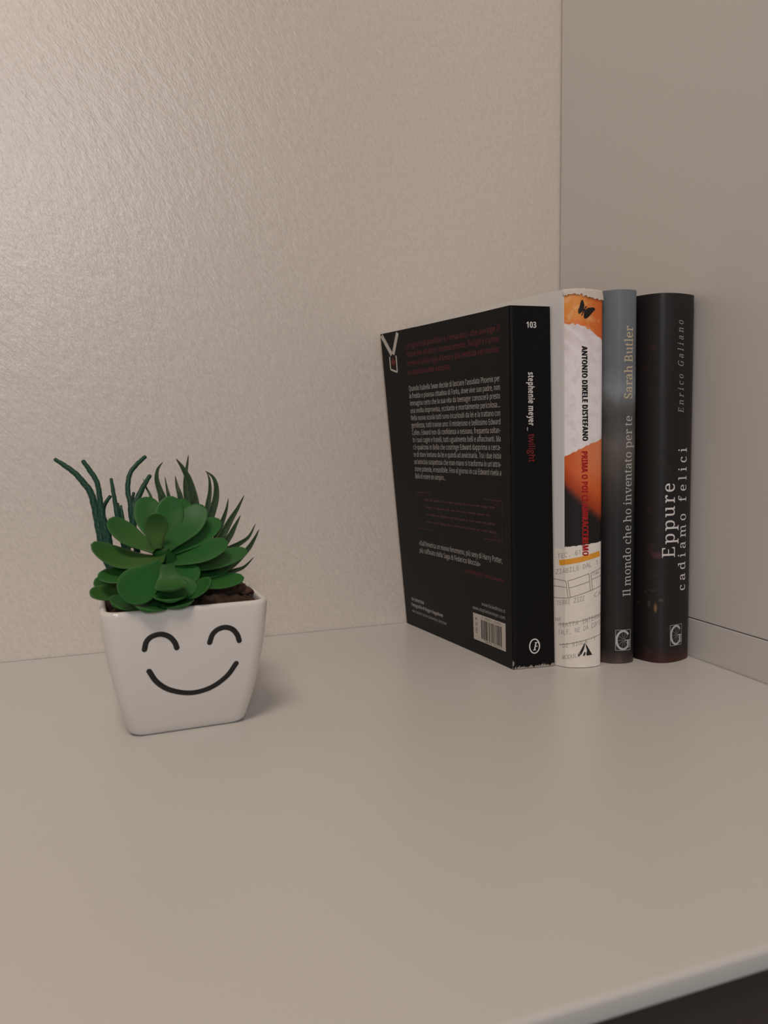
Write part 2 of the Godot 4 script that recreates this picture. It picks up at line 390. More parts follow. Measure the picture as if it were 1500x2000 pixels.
func planter() -> void:
	var root := base("potted_succulent", POT_AT, POT_TURN)
	tag(root, "small white square planter with a smiling face, filled with artificial green succulents", "plant")
	var st := stool()
	var rows := []
	for q in POT_PROFILE: rows.append(square_ring(q[1], lerpf(0.0060, 0.0072, q[0] / 0.058), q[0]))
	for k in range(1, 9):
		var a := PI * k / 8.0
		rows.append(square_ring(0.0341 + 0.0016 * cos(a), 0.0062 + 0.001 * cos(a), 0.0562 + 0.0018 * sin(a)))
	rows.append(square_ring(0.0318, 0.005, 0.048))
	sheet(st, rows, false)
	fan(st, rows[0], false)
	var pot := put("pot", done(st), M.ceramic, root)
	pot.set_meta("label", "glossy white ceramic square pot, narrower at the foot")
	var eye_l := [Vector2(-0.0186, 0.0411), Vector2(-0.0177, 0.0444), Vector2(-0.0154, 0.0465), Vector2(-0.0117, 0.0471), Vector2(-0.0083, 0.0456), Vector2(-0.0061, 0.0428), Vector2(-0.0053, 0.0403)]
	var eye_r := [Vector2(0.0087, 0.0411), Vector2(0.0099, 0.0445), Vector2(0.0122, 0.0466), Vector2(0.0154, 0.0473), Vector2(0.0186, 0.0461), Vector2(0.0207, 0.0434), Vector2(0.0216, 0.0405)]
	var grin := [Vector2(-0.0170, 0.0310), Vector2(-0.0140, 0.0257), Vector2(-0.0090, 0.0214), Vector2(-0.0015, 0.0187), Vector2(0.0049, 0.0187), Vector2(0.0109, 0.0207), Vector2(0.0164, 0.0247), Vector2(0.0202, 0.0299)]
	put("eye_mark", stroke(eye_l, 0.00118), M.ink, pot)
	put("eye_mark", stroke(eye_r, 0.00118), M.ink, pot)
	put("smile_mark", stroke(grin, 0.00118), M.ink, pot)
	soil(root)
	var to_local := root.transform.affine_inverse()
	for g in GRASS:
		put("sea_grass_stem", rope(g[0], g[1], to_local), M.grass, root)
	for s in SPIKES:
		put("aloe_spike", spike(s[0], s[1], to_local), M.grass, root)
	# the rosette: a short stem with a leaf each
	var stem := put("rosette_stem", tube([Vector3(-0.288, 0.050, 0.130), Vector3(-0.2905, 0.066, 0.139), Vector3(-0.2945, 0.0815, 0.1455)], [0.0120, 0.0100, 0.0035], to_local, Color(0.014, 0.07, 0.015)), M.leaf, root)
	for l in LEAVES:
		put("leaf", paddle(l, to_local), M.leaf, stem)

# a painted stroke with round ends that lies on the front of the pot
func stroke(path: Array, w: float) -> ArrayMesh:
	var pts := catmull(path, 8)
	var n := pts.size()
	var rows := []
	var first: Vector2 = (pts[0] - pts[1]).normalized()
	var last: Vector2 = (pts[n - 1] - pts[n - 2]).normalized()
	var spine := []
	for k in 6: spine.append([pts[0] + first * w * cos(PI / 2 * k / 6.0), -first, w * sin(PI / 2 * k / 6.0)])
	for i in n:
		var t: Vector2 = (pts[mini(i + 1, n - 1)] - pts[maxi(i - 1, 0)]).normalized()
		spine.append([pts[i], t, w])
	for k in range(5, -1, -1): spine.append([pts[n - 1] + last * w * cos(PI / 2 * k / 6.0), last, w * sin(PI / 2 * k / 6.0)])
	for s in spine:
		var across := Vector2(-s[1].y, s[1].x)
		var row := []
		for k in [-1.0, -0.85, 0.0, 0.85, 1.0]:
			var q: Vector2 = s[0] + across * s[2] * k
			var lift := 0.00002 if absf(k) == 1.0 else 0.00013
			row.append(Vector3(q.x, q.y, pot_half(q.y) + lift))
		rows.append(row)
	var st := stool(); sheet(st, rows, true)
	return done(st)

func soil(root: Node3D) -> void:
	var n := FastNoiseLite.new(); n.seed = 4; n.frequency = 160.0; n.fractal_octaves = 3
	var rows := []
	var cols := []
	for i in 41:
		var row := []
		var cr := []
		for j in 41:
			var x := -0.0326 + 0.0652 * j / 40.0
			var z := -0.0326 + 0.0652 * i / 40.0
			var e := maxf(absf(x), absf(z)) / 0.0326
			row.append(Vector3(x, 0.0545 + 0.0028 * n.get_noise_2d(x, z) + 0.0055 * (1.0 - e * e * e), z))
			cr.append(Color(0.026, 0.018, 0.013).lerp(Color(0.06, 0.040, 0.029), 0.5 + n.get_noise_2d(z * 2.0, x * 2.0)))
		rows.append(row); cols.append(cr)
	var st := stool(); sheet(st, rows, true, cols)
	var m: StandardMaterial3D = M.grass.duplicate(); m.roughness = 0.95
	put("soil", done(st), m, root)
	# a lump of bark at the right edge of the soil
	var lump := []
	for i in 9:
		var row := []
		for j in 15:
			var a := PI * i / 8.0
			var b := TAU * j / 14.0
			var d := Vector3(sin(a) * cos(b), cos(a), sin(a) * sin(b))
			row.append(Vector3(0.0282, 0.0590, 0.0110) + d * Vector3(0.0038, 0.0028, 0.005) * (1.0 + 0.9 * n.get_noise_3dv(d * 0.004 + Vector3(0.01, 0, 0))))
		lump.append(row)
	st = stool(); sheet(st, lump, true)
	put("bark_chip", done(st), M.bark, root)

# tube along a path; radii in metres
func tube(path: Array, radii: Array, to_local: Transform3D, c: Color, sides := 10, rough := 0.0) -> ArrayMesh:
	var pts := catmull(path, 6)
	var rows := []
	var cols := []
	var n := pts.size()
	var up := Vector3(0.1, 0.2, 1).normalized()
	for i in n:
		var f := float(i) / (n - 1) * (radii.size() - 1)
		var k := mini(int(f), radii.size() - 2)
		var r: float = lerpf(radii[k], radii[k + 1], f - k)
		var t: Vector3 = (pts[mini(i + 1, n - 1)] - pts[maxi(i - 1, 0)]).normalized()
		var u := t.cross(up).normalized()
		var v := u.cross(t)
		var row := []
		var cr := []
		for j in sides + 1:
			var a := TAU * (j % sides) / sides
			var wob := 1.0 + rough * (1.0 if (i + j) % 2 == 0 else -1.0)
			row.append(to_local * (pts[i] + (u * cos(a) + v * sin(a)) * r * wob))
			cr.append(c)
		rows.append(row); cols.append(cr)
	var st := stool(); sheet(st, rows, false, cols)
	fan(st, rows[0], true, c); fan(st, rows[n - 1], false, c)
	return done(st)

# rope-like stem: knobbly, dark blue-green with paler ridges, blunt end
func rope(path: Array, radii_mm: Array, to_local: Transform3D) -> ArrayMesh:
	var pts := catmull(path, 9)
	var rows := []
	var cols := []
	var n := pts.size()
	var sides := 14
	var up := Vector3(0.15, 0.1, 1).normalized()
	for i in range(-2, n):
		var at: int = maxi(i, 0)
		var f := float(at) / (n - 1) * (radii_mm.size() - 1)
		var k := mini(int(f), radii_mm.size() - 2)
		var r: float = lerpf(radii_mm[k], radii_mm[k + 1], f - k) * 0.001
		var t: Vector3 = (pts[mini(at + 1, n - 1)] - pts[maxi(at - 1, 0)]).normalized()
		var u := t.cross(up).normalized()
		var v := u.cross(t)
		var p: Vector3 = pts[at]
		if i == -2: r *= 0.25; p -= t * r * 2.0
		if i == -1: r *= 0.8; p -= t * r * 0.35
		var row := []
		var cr := []
		for j in sides + 1:
			var a := TAU * (j % sides) / sides
			var ridge := sin(a * 5.0 + i * 0.9)
			row.append(to_local * (p + (u * cos(a) + v * sin(a)) * r * (1.0 + 0.09 * ridge)))
			cr.append(Color(0.015, 0.056, 0.038).lerp(Color(0.068, 0.145, 0.105), clampf(ridge * 0.8 - 0.25, 0.0, 1.0)))
		rows.append(row); cols.append(cr)
	var st := stool(); sheet(st, rows, false, cols)
	fan(st, rows[0], true, Color(0.05, 0.12, 0.07)); fan(st, rows[rows.size() - 1], false, Color(0.03, 0.09, 0.06))
	return done(st)

# aloe leaf: three-sided, pointed, hollow in front, with pale specks along its edges
func spike(path: Array, w: float, to_local: Transform3D) -> ArrayMesh:
	var pts := catmull(path, 6)
	var n := pts.size()
	var rows := []
	var cols := []
	for i in n:
		var f := float(i) / (n - 1)
		var t: Vector3 = (pts[mini(i + 1, n - 1)] - pts[maxi(i - 1, 0)]).normalized()
		var u := t.cross(Vector3(0, 0.15, 1)).normalized()
		var v := u.cross(t).normalized()
		var h := w * 0.5 * (0.04 + 0.96 * pow(f, 0.75)) * (1.0 if f < 0.8 else 1.0 - (f - 0.8))
		var row := []
		var cr := []
		for q in [[-1.0, 0.25], [-0.6, 0.12], [0.0, -0.02], [0.6, 0.12], [1.0, 0.25], [0.75, -0.35], [0.0, -0.8], [-0.75, -0.35], [-1.0, 0.25]]:
			row.append(to_local * (pts[i] + u * h * q[0] + v * h * q[1]))
			var edge := 1.0 if absf(q[0]) == 1.0 else 0.0
			var speck := clampf(sin(i * 2.3 + q[0] * 3.0) * 1.4 - 0.7, 0.0, 1.0) * smoothstep(0.35, 0.8, f)
			cr.append(Color(0.024, 0.052, 0.024).lerp(Color(0.11, 0.165, 0.085), maxf(edge * 0.6, speck * 0.6)).lerp(Color(0.075, 0.05, 0.032), clampf(0.55 - f * 2.2, 0.0, 1.0)))
		rows.append(row); cols.append(cr)
	var st := stool(); sheet(st, rows, false, cols)
	fan(st, rows[n - 1], false, cols[n - 1][0])
	return done(st)

# fleshy paddle-shaped leaf, a little cupped, round or slightly pointed at the end
func paddle(l: Array, to_local: Transform3D) -> ArrayMesh:
	var a: Vector3 = l[0]
	var b: Vector3 = l[1]
	var w: float = l[2] * 1.1
	var along := (b - a).normalized()
	var nor: Vector3 = (l[3] as Vector3).normalized()
	nor = (nor - along * nor.dot(along)).normalized()
	var side := along.cross(nor).normalized()
	var bend: float = l[4]
	var tone: float = l[5]
	var rows := []
	var cols := []
	var steps := 22
	var sides := 18
	for i in steps + 1:
		var t := float(i) / steps
		t = t * t * (3.0 - 2.0 * t) * 0.35 + t * 0.65
		var hw := w * 0.5 * (0.46 + 0.54 * smoothstep(0.0, 0.62, t))
		if t > 0.58:
			var e := (t - 0.58) / 0.42
			hw *= sqrt(maxf(1.0 - pow(e, 2.3), 0.0))
		var th := 0.00125 * (1.0 - 0.25 * t) * clampf(hw / (w * 0.14), 0.0, 1.0)
		var c := a.lerp(b, t) - nor * bend * 4.0 * t * (1.0 - t)
		var row := []
		var cr := []
		for j in sides + 1:
			var g := TAU * (j % sides) / sides
			var x := cos(g)
			var cup := w * 0.10 * (x * x - 0.5) * (hw / (w * 0.5))
			row.append(to_local * (c + side * hw * x + nor * (th * sin(g) * (0.75 + 0.25 * absf(sin(g))) + cup)))
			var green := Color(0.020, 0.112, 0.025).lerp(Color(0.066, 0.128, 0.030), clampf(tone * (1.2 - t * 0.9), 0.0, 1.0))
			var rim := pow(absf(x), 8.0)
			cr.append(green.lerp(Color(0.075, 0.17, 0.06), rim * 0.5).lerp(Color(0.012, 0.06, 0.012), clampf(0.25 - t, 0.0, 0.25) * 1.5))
		rows.append(row); cols.append(cr)
	var st := stool(); sheet(st, rows, true, cols)
	return done(st)

# ---------------------------------------------------------------- books
# A book's jacket is one outline seen from above (x, z), given at the foot and at the head; s runs along it in metres from the
# back edge of the left board round the spine to the back edge of the right board, y is the height.
func outline(foot: Array, head: Array, h: float) -> Dictionary:
	var c := [0.0]
	for i in foot.size() - 1: c.append(c[-1] + foot[i].distance_to(foot[i + 1]))
	return {"b": foot, "t": head, "h": h, "c": c}

func spot(o: Dictionary, s: float, y: float, lift := 0.0) -> Vector3:
	var i := 0
	while i < o.c.size() - 2 and s > o.c[i + 1]: i += 1
	var k: float = (s - o.c[i]) / (o.c[i + 1] - o.c[i])
	var v: float = y / o.h
	var p: Vector2 = o.b[i].lerp(o.b[i + 1], k).lerp(o.t[i].lerp(o.t[i + 1], k), v)
	if lift != 0.0:
		p += facing(o, s, y) * lift
	return Vector3(p.x, y, p.y)

func facing(o: Dictionary, s: float, y: float) -> Vector2:
	var d := 0.0006
	var e: float = o.c[-1]
	var a := spot(o, clampf(s - d, 0.0, e), y)
	var b := spot(o, clampf(s + d, 0.0, e), y)
	return Vector2(-(b.z - a.z), b.x - a.x).normalized()

# a curved sheet of board or paper from s0 to s1 with a real thickness; fray lowers the head unevenly
func board(o: Dictionary, s0: float, s1: float, y0: float, y1: float, thick: float, n := 12, fray := 0.0) -> ArrayMesh:
	var ss := []
	for i in n + 1: ss.append(lerpf(s0, s1, float(i) / n))
	for q in o.c:
		if q > s0 + 0.0002 and q < s1 - 0.0002: ss.append(q)
	ss.sort()
	var outer := []
	var inner := []
	var rows := 14
	for r in rows + 1:
		var ro := []
		var ri := []
		for s in ss:
			var y := lerpf(y0, y1 - fray * (0.6 + 0.4 * sin(s * 2900.0) * sin(s * 1310.0)), 1.0 - float(r) / rows)
			ro.append(spot(o, s, y)); ri.append(spot(o, s, y, -thick))
		outer.append(ro); inner.append(ri)
	var st := stool()
	# outer face with UVs: u along s, v downwards
	st.set_smooth_group(group_no); group_no += 1
	for r in rows:
		for j in ss.size() - 1:
			for k in [[0, 0], [0, 1], [1, 1], [0, 0], [1, 1], [1, 0]]:
				st.set_uv(Vector2((ss[j + k[1]] - s0) / (s1 - s0), float(r + k[0]) / rows))
				st.add_vertex(outer[r + k[0]][j + k[1]])
	st.set_uv(Vector2(0.5, 0.5))
	sheet(st, inner, true, [], false)
	sheet(st, [inner[0], outer[0]], false, [], false)
	sheet(st, [outer[rows], inner[rows]], false, [], false)
	var left := []
	var right := []
	for r in rows + 1:
		left.append([inner[r][0], outer[r][0]])
		right.append([outer[r][-1], inner[r][-1]])
	sheet(st, left, false, [], false); sheet(st, right, false, [], false)
	return done(st)

# the block of pages: walls follow the outline moved inwards, open fore-edge closed by a flat
func pages(o: Dictionary, y0: float, y1: float, inset: float, back: float) -> ArrayMesh:
	var ring0 := []
	var ring1 := []
	var e: float = o.c[-1]
	for i in 41:
		var s := lerpf(back, e - back, i / 40.0)
		ring0.append(spot(o, s, y0, -inset)); ring1.append(spot(o, s, y1, -inset))
	ring0.append(ring0[0]); ring1.append(ring1[0])
	var st := stool()
	sheet(st, [ring1.slice(0, 41), ring0.slice(0, 41)], false)
	sheet(st, [ring1.slice(40), ring0.slice(40)], false)
	fan(st, ring1, false); fan(st, ring0, true)
	return done(st)

# ---- lettering and print on an outline
var font_box := {}
func letters(text: String, kind: String) -> Dictionary:
	var tm := TextMesh.new()
	var f := SystemFont.new()
	f.font_names = PackedStringArray([{"sans": "Droid Sans", "bold": "Droid Sans", "serif": "Droid Serif", "mono": "Droid Sans Mono", "serifbold": "Droid Serif", "italic": "Droid Serif"}[kind]])
	f.font_weight = 700 if kind in ["bold", "serifbold"] else 400
	tm.font = f; tm.font_size = 48; tm.pixel_size = 0.01; tm.depth = 0.0; tm.curve_step = 2.0
	tm.horizontal_alignment = HORIZONTAL_ALIGNMENT_LEFT
	if not font_box.has(kind):
		tm.text = "H"
		var hb := bounds(tm.get_mesh_arrays()[Mesh.ARRAY_VERTEX])
		font_box[kind] = [hb.position.y, hb.size.y]
	tm.text = text
	var arr := tm.get_mesh_arrays()
	var v: PackedVector3Array = arr[Mesh.ARRAY_VERTEX]
	var bb := bounds(v)
	return {"v": v, "i": arr[Mesh.ARRAY_INDEX], "box": bb, "base": font_box[kind][0], "cap": font_box[kind][1]}

func bounds(v: PackedVector3Array) -> AABB:
	var bb := AABB(v[0], Vector3.ZERO)
	for p in v: bb = bb.expand(p)
	return bb

# way 0 = level, 1 = reading downwards, -1 = reading upwards; (s, y) is where the first letter's base line begins
func write(st: SurfaceTool, o: Dictionary, text: String, kind: String, s: float, y: float, width: float, cap: float, way := 0, slope := 0.0, slant := 0.0, spread := 0.0) -> void:
	var g := letters(text, kind)
	var ka: float = width / g.box.size.x
	var kb: float = cap / g.cap
	st.set_smooth_group(-1)
	var idx = g.i
	var order: Array = range(g.v.size()) if idx == null or idx.size() == 0 else Array(idx)
	var tri := []
	for i in order:
		var p: Vector3 = g.v[i]
		var b: float = (p.y - g.base) * kb
		var a: float = (p.x - g.box.position.x) * ka + b * slant
		b += a * slope
		tri.append(turned(s, y, a, b, way))
		if tri.size() == 3:
			lay(st, o, tri[0], tri[1], tri[2], 0.00006)
			tri = []

# one triangle of print, split until it follows the curve of the outline
func lay(st: SurfaceTool, o: Dictionary, a: Vector2, b: Vector2, c: Vector2, lift: float, depth := 0) -> void:
	var e := [absf(a.x - b.x), absf(b.x - c.x), absf(c.x - a.x)]
	var m: float = maxf(e[0], maxf(e[1], e[2]))
	if m > 0.0005 and depth < 9:
		if m == e[0]:
			var q := (a + b) / 2.0
			lay(st, o, a, q, c, lift, depth + 1); lay(st, o, q, b, c, lift, depth + 1)
		elif m == e[1]:
			var q := (b + c) / 2.0
			lay(st, o, a, b, q, lift, depth + 1); lay(st, o, a, q, c, lift, depth + 1)
		else:
			var q := (c + a) / 2.0
			lay(st, o, a, b, q, lift, depth + 1); lay(st, o, q, b, c, lift, depth + 1)
		return
	for p in [a, b, c]:
		st.set_uv(Vector2(0.5, 0.5))
		st.add_vertex(spot(o, p.x, p.y, lift))

func turned(s: float, y: float, a: float, b: float, way: int) -> Vector2:
	if way == 1: return Vector2(s + b, y - a)
	if way == -1: return Vector2(s - b, y + a)
	return Vector2(s + a, y + b)

# a filled polygon in the (a, b) plane laid on the outline
func patch(st: SurfaceTool, o: Dictionary, poly: Array, s: float, y: float, way := 0, lift := 0.00005) -> void:
	var pv := PackedVector2Array(poly)
	var tri := Geometry2D.triangulate_polygon(pv)
	st.set_smooth_group(-1)
	for i in range(0, tri.size(), 3):
		var t := [pv[tri[i]], pv[tri[i + 1]], pv[tri[i + 2]]]
		if (t[1] - t[0]).cross(t[2] - t[0]) > 0: t = [t[0], t[2], t[1]]
		lay(st, o, turned(s, y, t[0].x, t[0].y, way), turned(s, y, t[1].x, t[1].y, way), turned(s, y, t[2].x, t[2].y, way), lift)

func line(st: SurfaceTool, o: Dictionary, path: Array, w: float, s := 0.0, y := 0.0, lift := 0.00005) -> void:
	for i in path.size() - 1:
		var a: Vector2 = path[i]
		var b: Vector2 = path[i + 1]
		var n := Vector2(-(b - a).y, (b - a).x).normalized() * w * 0.5
		var steps := maxi(1, int((b - a).length() / 0.0022))
		for k in steps:
			var p := a.lerp(b, float(k) / steps)
			var q := a.lerp(b, float(k + 1) / steps)
			patch(st, o, [p - n, q - n, q + n, p + n], s, y, 0, lift)

func arc(c: Vector2, rx: float, ry: float, from: float, to: float, n := 24) -> Array:
	var out := []
	for i in n + 1:
		var a := lerpf(from, to, float(i) / n)
		out.append(c + Vector2(cos(a) * rx, sin(a) * ry))
	return out

func texture_of(w: int, h: int, f: Callable) -> ImageTexture:
	var im := Image.create(w, h, false, Image.FORMAT_RGB8)
	for y in h:
		for x in w:
			im.set_pixel(x, y, f.call((x + 0.5) / w, (y + 0.5) / h))
	return ImageTexture.create_from_image(im)

func printed(t: Texture2D, rough := 0.42, spec := 0.45) -> StandardMaterial3D:
	var m := plain(Color.WHITE, rough, spec)
	m.albedo_texture = t; m.texture_repeat = false
	return m

func rgb(r: float, g: float, b: float) -> Color:
	return Color(r / 255.0, g / 255.0, b / 255.0)

# ---- black paperback, back cover turned to the camera
func black_paperback() -> void:
	var o := outline(
		[Vector2(-0.1225, 0.0020), Vector2(-0.1165, 0.0500), Vector2(-0.1108, 0.1000), Vector2(-0.1082, 0.1262), Vector2(-0.1076, 0.1270), Vector2(-0.0832, 0.1292), Vector2(-0.0826, 0.1284), Vector2(-0.0886, 0.1000), Vector2(-0.1012, 0.0080)],
		[Vector2(-0.1402, 0.0045), Vector2(-0.1278, 0.0500), Vector2(-0.1160, 0.1000), Vector2(-0.1108, 0.1262), Vector2(-0.1102, 0.1270), Vector2(-0.0876, 0.1290), Vector2(-0.0870, 0.1282), Vector2(-0.0968, 0.0900), Vector2(-0.1182, 0.0100)], 0.1983)
	var root := base("paperback_book")
	tag(root, "black paperback with a white blurb on its back cover, leftmost of the books", "book", "books on the shelf")
	var n := FastNoiseLite.new(); n.seed = 2; n.frequency = 1.0
	# worn spine: paper shows white at the foot
	var wear := texture_of(128, 512, func(u: float, v: float) -> Color:
		var c := Color(0.040, 0.038, 0.043)
		var chip := n.get_noise_2d(u * 17.0, v * 60.0) * 0.8 + n.get_noise_2d(u * 5.0, 7.0) * 0.5
		var edge := maxf(smoothstep(0.985, 1.0, v), smoothstep(0.10, 0.0, u) * smoothstep(0.965, 0.985, v) * 1.2)
		if edge > 0.03 and chip + edge * 1.1 > 0.72: c = Color(0.62, 0.59, 0.56)
		return c)
	put("back_cover", board(o, 0.0, 0.1249, 0.0003, o.h, 0.0004, 16), M.black_cover, root)
	put("spine", board(o, 0.1251, 0.1520, 0.0003, o.h, 0.0004, 10), printed(wear, 0.42, 0.3), root)
	put("front_cover", board(o, 0.1522, o.c[-1], 0.0003, o.h, 0.0004, 12), M.black_cover, root)
	put("page_block", pages(o, 0.0006, o.h - 0.0004, 0.0009, 0.001), M.paper, root)
	# spine print
	var st := stool()
	write(st, o, "103", "bold", 0.1357, 0.1868, 0.0062, 0.0032)
	put("spine_number", done(st), M.txt_white, root)
	st = stool(); write(st, o, "stephenie meyer", "bold", 0.13635, 0.1633, 0.0285, 0.0038, 1)
	write(st, o, "_", "bold", 0.13635, 0.1340, 0.0020, 0.0038, 1)
	put("author_lettering", done(st), M.txt_white, root)
	st = stool(); write(st, o, "twilight", "sans", 0.1362, 0.1303, 0.0152, 0.0040, 1)
	put("title_lettering", done(st), M.txt_red, root)
	st = stool()
	line(st, o, arc(Vector2.ZERO, 0.0030, 0.0040, 0, TAU), 0.0007, 0.1385, 0.0125)
	write(st, o, "F", "serifbold", 0.1375, 0.0101, 0.0026, 0.0046, 0, 0.0, 0.25)
	put("publisher_logo", done(st), M.txt_white, root)
	# back cover print
	st = stool()
	var red := ["Un gusto di proibito e romantico che avvolge il", "lettore fino all'ultimo innamoramento. Twilight è il primo", "romanzo della saga d'amore più venduta nel mondo:", "un appassionante successo."]
	for i in red.size():
		write(st, o, red[i], "sans", 0.0280, 0.1862 - i * 0.00555, 0.0446 if i == 3 else 0.0888, 0.0033)
	put("heading_text", done(st), M.txt_maroon, root)
	var blurb := ["Quando Isabella Swan decide di lasciare l'assolata Phoenix per", "la fredda e piovosa cittadina di Forks, dove vive suo padre, non", "immagina certo che la sua vita da teenager conoscerà presto", "una svolta improvvisa, eccitante e mortalmente pericolosa...", "Nella nuova scuola tutti sono incuriositi da lei e la trattano con", "gentilezza, tutti tranne uno: il misterioso e bellissimo Edward", "Cullen. Edward non dà confidenza a nessuno, frequenta soltan-", "to i suoi cugini e fratelli, tutti ugualmente belli e affascinanti. Ma", "c'è qualcosa in Bella che costringe Edward dapprima a cerca-", "re di stare lontano da lei e quindi ad avvicinarla. Tra i due inizia", "un'amicizia sospettosa che man mano si trasforma in un'attra-", "zione potente, irresistibile. Fino al giorno in cui Edward rivela a", "Bella di essere un vampiro..."]
	st = stool()
	for i in blurb.size():
		write(st, o, blurb[i], "sans", 0.0278, 0.1592 - i * 0.00469, 0.0345 if i == 12 else 0.0890, 0.0032)
	put("blurb_text", done(st), M.txt_blurb, root)
	st = stool()
	for q in [[0.0268, 1.0, 0.0940, -1.0], [0.1170, -1.0, 0.0935, -1.0], [0.0268, 1.0, 0.0700, 1.0], [0.1170, -1.0, 0.0708, 1.0]]:
		line(st, o, [Vector2(q[0] + q[1] * 0.018, q[2]), Vector2(q[0], q[2]), Vector2(q[0], q[2] + q[3] * 0.006)], 0.0005)
		line(st, o, arc(Vector2(q[0] + q[1] * 0.006, q[2] + q[3] * 0.0013), 0.0035, 0.0012, 0, TAU, 12), 0.0004)
	line(st, o, [Vector2(0.0268, 0.094), Vector2(0.0268, 0.070)], 0.0003); line(st, o, [Vector2(0.117, 0.0935), Vector2(0.117, 0.0708)], 0.0003)
	put("ornament_frame", done(st), M.txt_faint, root)
	st = stool()
	rng.seed = 5
	for i in 4:
		var a := 0.036 + 0.001 * (i % 2)
		while a < 0.106:
			var e := minf(a + rng.randf_range(0.002, 0.008), 0.1135)
			line(st, o, [Vector2(a, 0.0893 - i * 0.0047), Vector2(e, 0.0893 - i * 0.0047)], rng.randf_range(0.0008, 0.0014))
			a = e + 0.0011
	put("faint_text", done(st), M.txt_faint, root)
	st = stool()
	write(st, o, "«Dall'America un nuovo fenomeno, più sexy di Harry Potter,", "sans", 0.0263, 0.0586, 0.0904, 0.0032)
	write(st, o, "più raffinato della Saga di Federico Moccia»", "sans", 0.0263, 0.0537, 0.0685, 0.0032)
	put("quotation_text", done(st), M.txt_blurb, root)
	st = stool(); write(st, o, "LEGGENDARIO, amica davvero", "sans", 0.0777, 0.0480, 0.0405, 0.0022)
	put("attribution_text", done(st), M.txt_maroon, root)
	st = stool()
	write(st, o, "IN COPERTINA", "bold", 0.0100, 0.0184, 0.0168, 0.0020)
	write(st, o, "Fotografia di Roger Hagadone", "bold", 0.0094, 0.0144, 0.0408, 0.0023)
	write(st, o, "ART DIRECTION GERARDI DESIGN", "sans", 0.0093, 0.0101, 0.0446, 0.0016)
	put("credit_text", done(st), M.txt_blurb, root)
	st = stool()
	write(st, o, "www.fazieditore.it", "sans", 0.0951, 0.0307, 0.0235, 0.0021)
	write(st, o, "www.stepheniemeyer.com", "sans", 0.0854, 0.0269, 0.0331, 0.0021)
	put("address_text", done(st), M.txt_dim, root)
	# price label with bars
	st = stool(); line(st, o, [Vector2(0.0857, 0.01665), Vector2(0.1188, 0.01665)], 0.0161)
	var label := put("barcode_label", done(st), M.pale_print, root)
	st = stool()
	rng.seed = 21
	var x := 0.0945
	while x < 0.1155:
		var bw := rng.randf_range(0.0003, 0.0010)
		line(st, o, [Vector2(x, 0.0220), Vector2(x, 0.0105)], bw, 0, 0, 0.00011)
		x += bw + rng.randf_range(0.0003, 0.0008)
	for p in [["9 788876 250491", 0.0945, 0.0227, 0.0200, 0.0013, 0], ["788876 250491", 0.0965, 0.0090, 0.0180, 0.0012, 0]]:
		write(st, o, p[0], "mono", p[1], p[2], p[3], p[4], p[5])
	write(st, o, "€ 9,90", "sans", 0.0878, 0.0222, 0.0095, 0.0022, 1)
	put("bar_print", done(st), M.ink, label)
	# a plain pale chevron over a dark red lozenge stands in for the little cover picture
	st = stool()
	line(st, o, [Vector2(0.0012, 0.1972), Vector2(0.0112, 0.1838)], 0.0030, 0, 0)
	line(st, o, [Vector2(0.0196, 0.1970), Vector2(0.0128, 0.1838)], 0.0030, 0, 0)
	line(st, o, [Vector2(0.0085, 0.1828), Vector2(0.0085, 0.1745), Vector2(0.0160, 0.1722), Vector2(0.0160, 0.1828)], 0.0012, 0, 0)
	var pic := put("cover_picture", done(st), M.pale_print, root)
	st = stool(); patch(st, o, [Vector2(-0.0027, 0), Vector2(0, -0.0028), Vector2(0.0027, 0), Vector2(0, 0.0028)], 0.0123, 0.1790)
	put("red_lozenge", done(st), plain(Color(0.40, 0.06, 0.05), 0.5), pic)

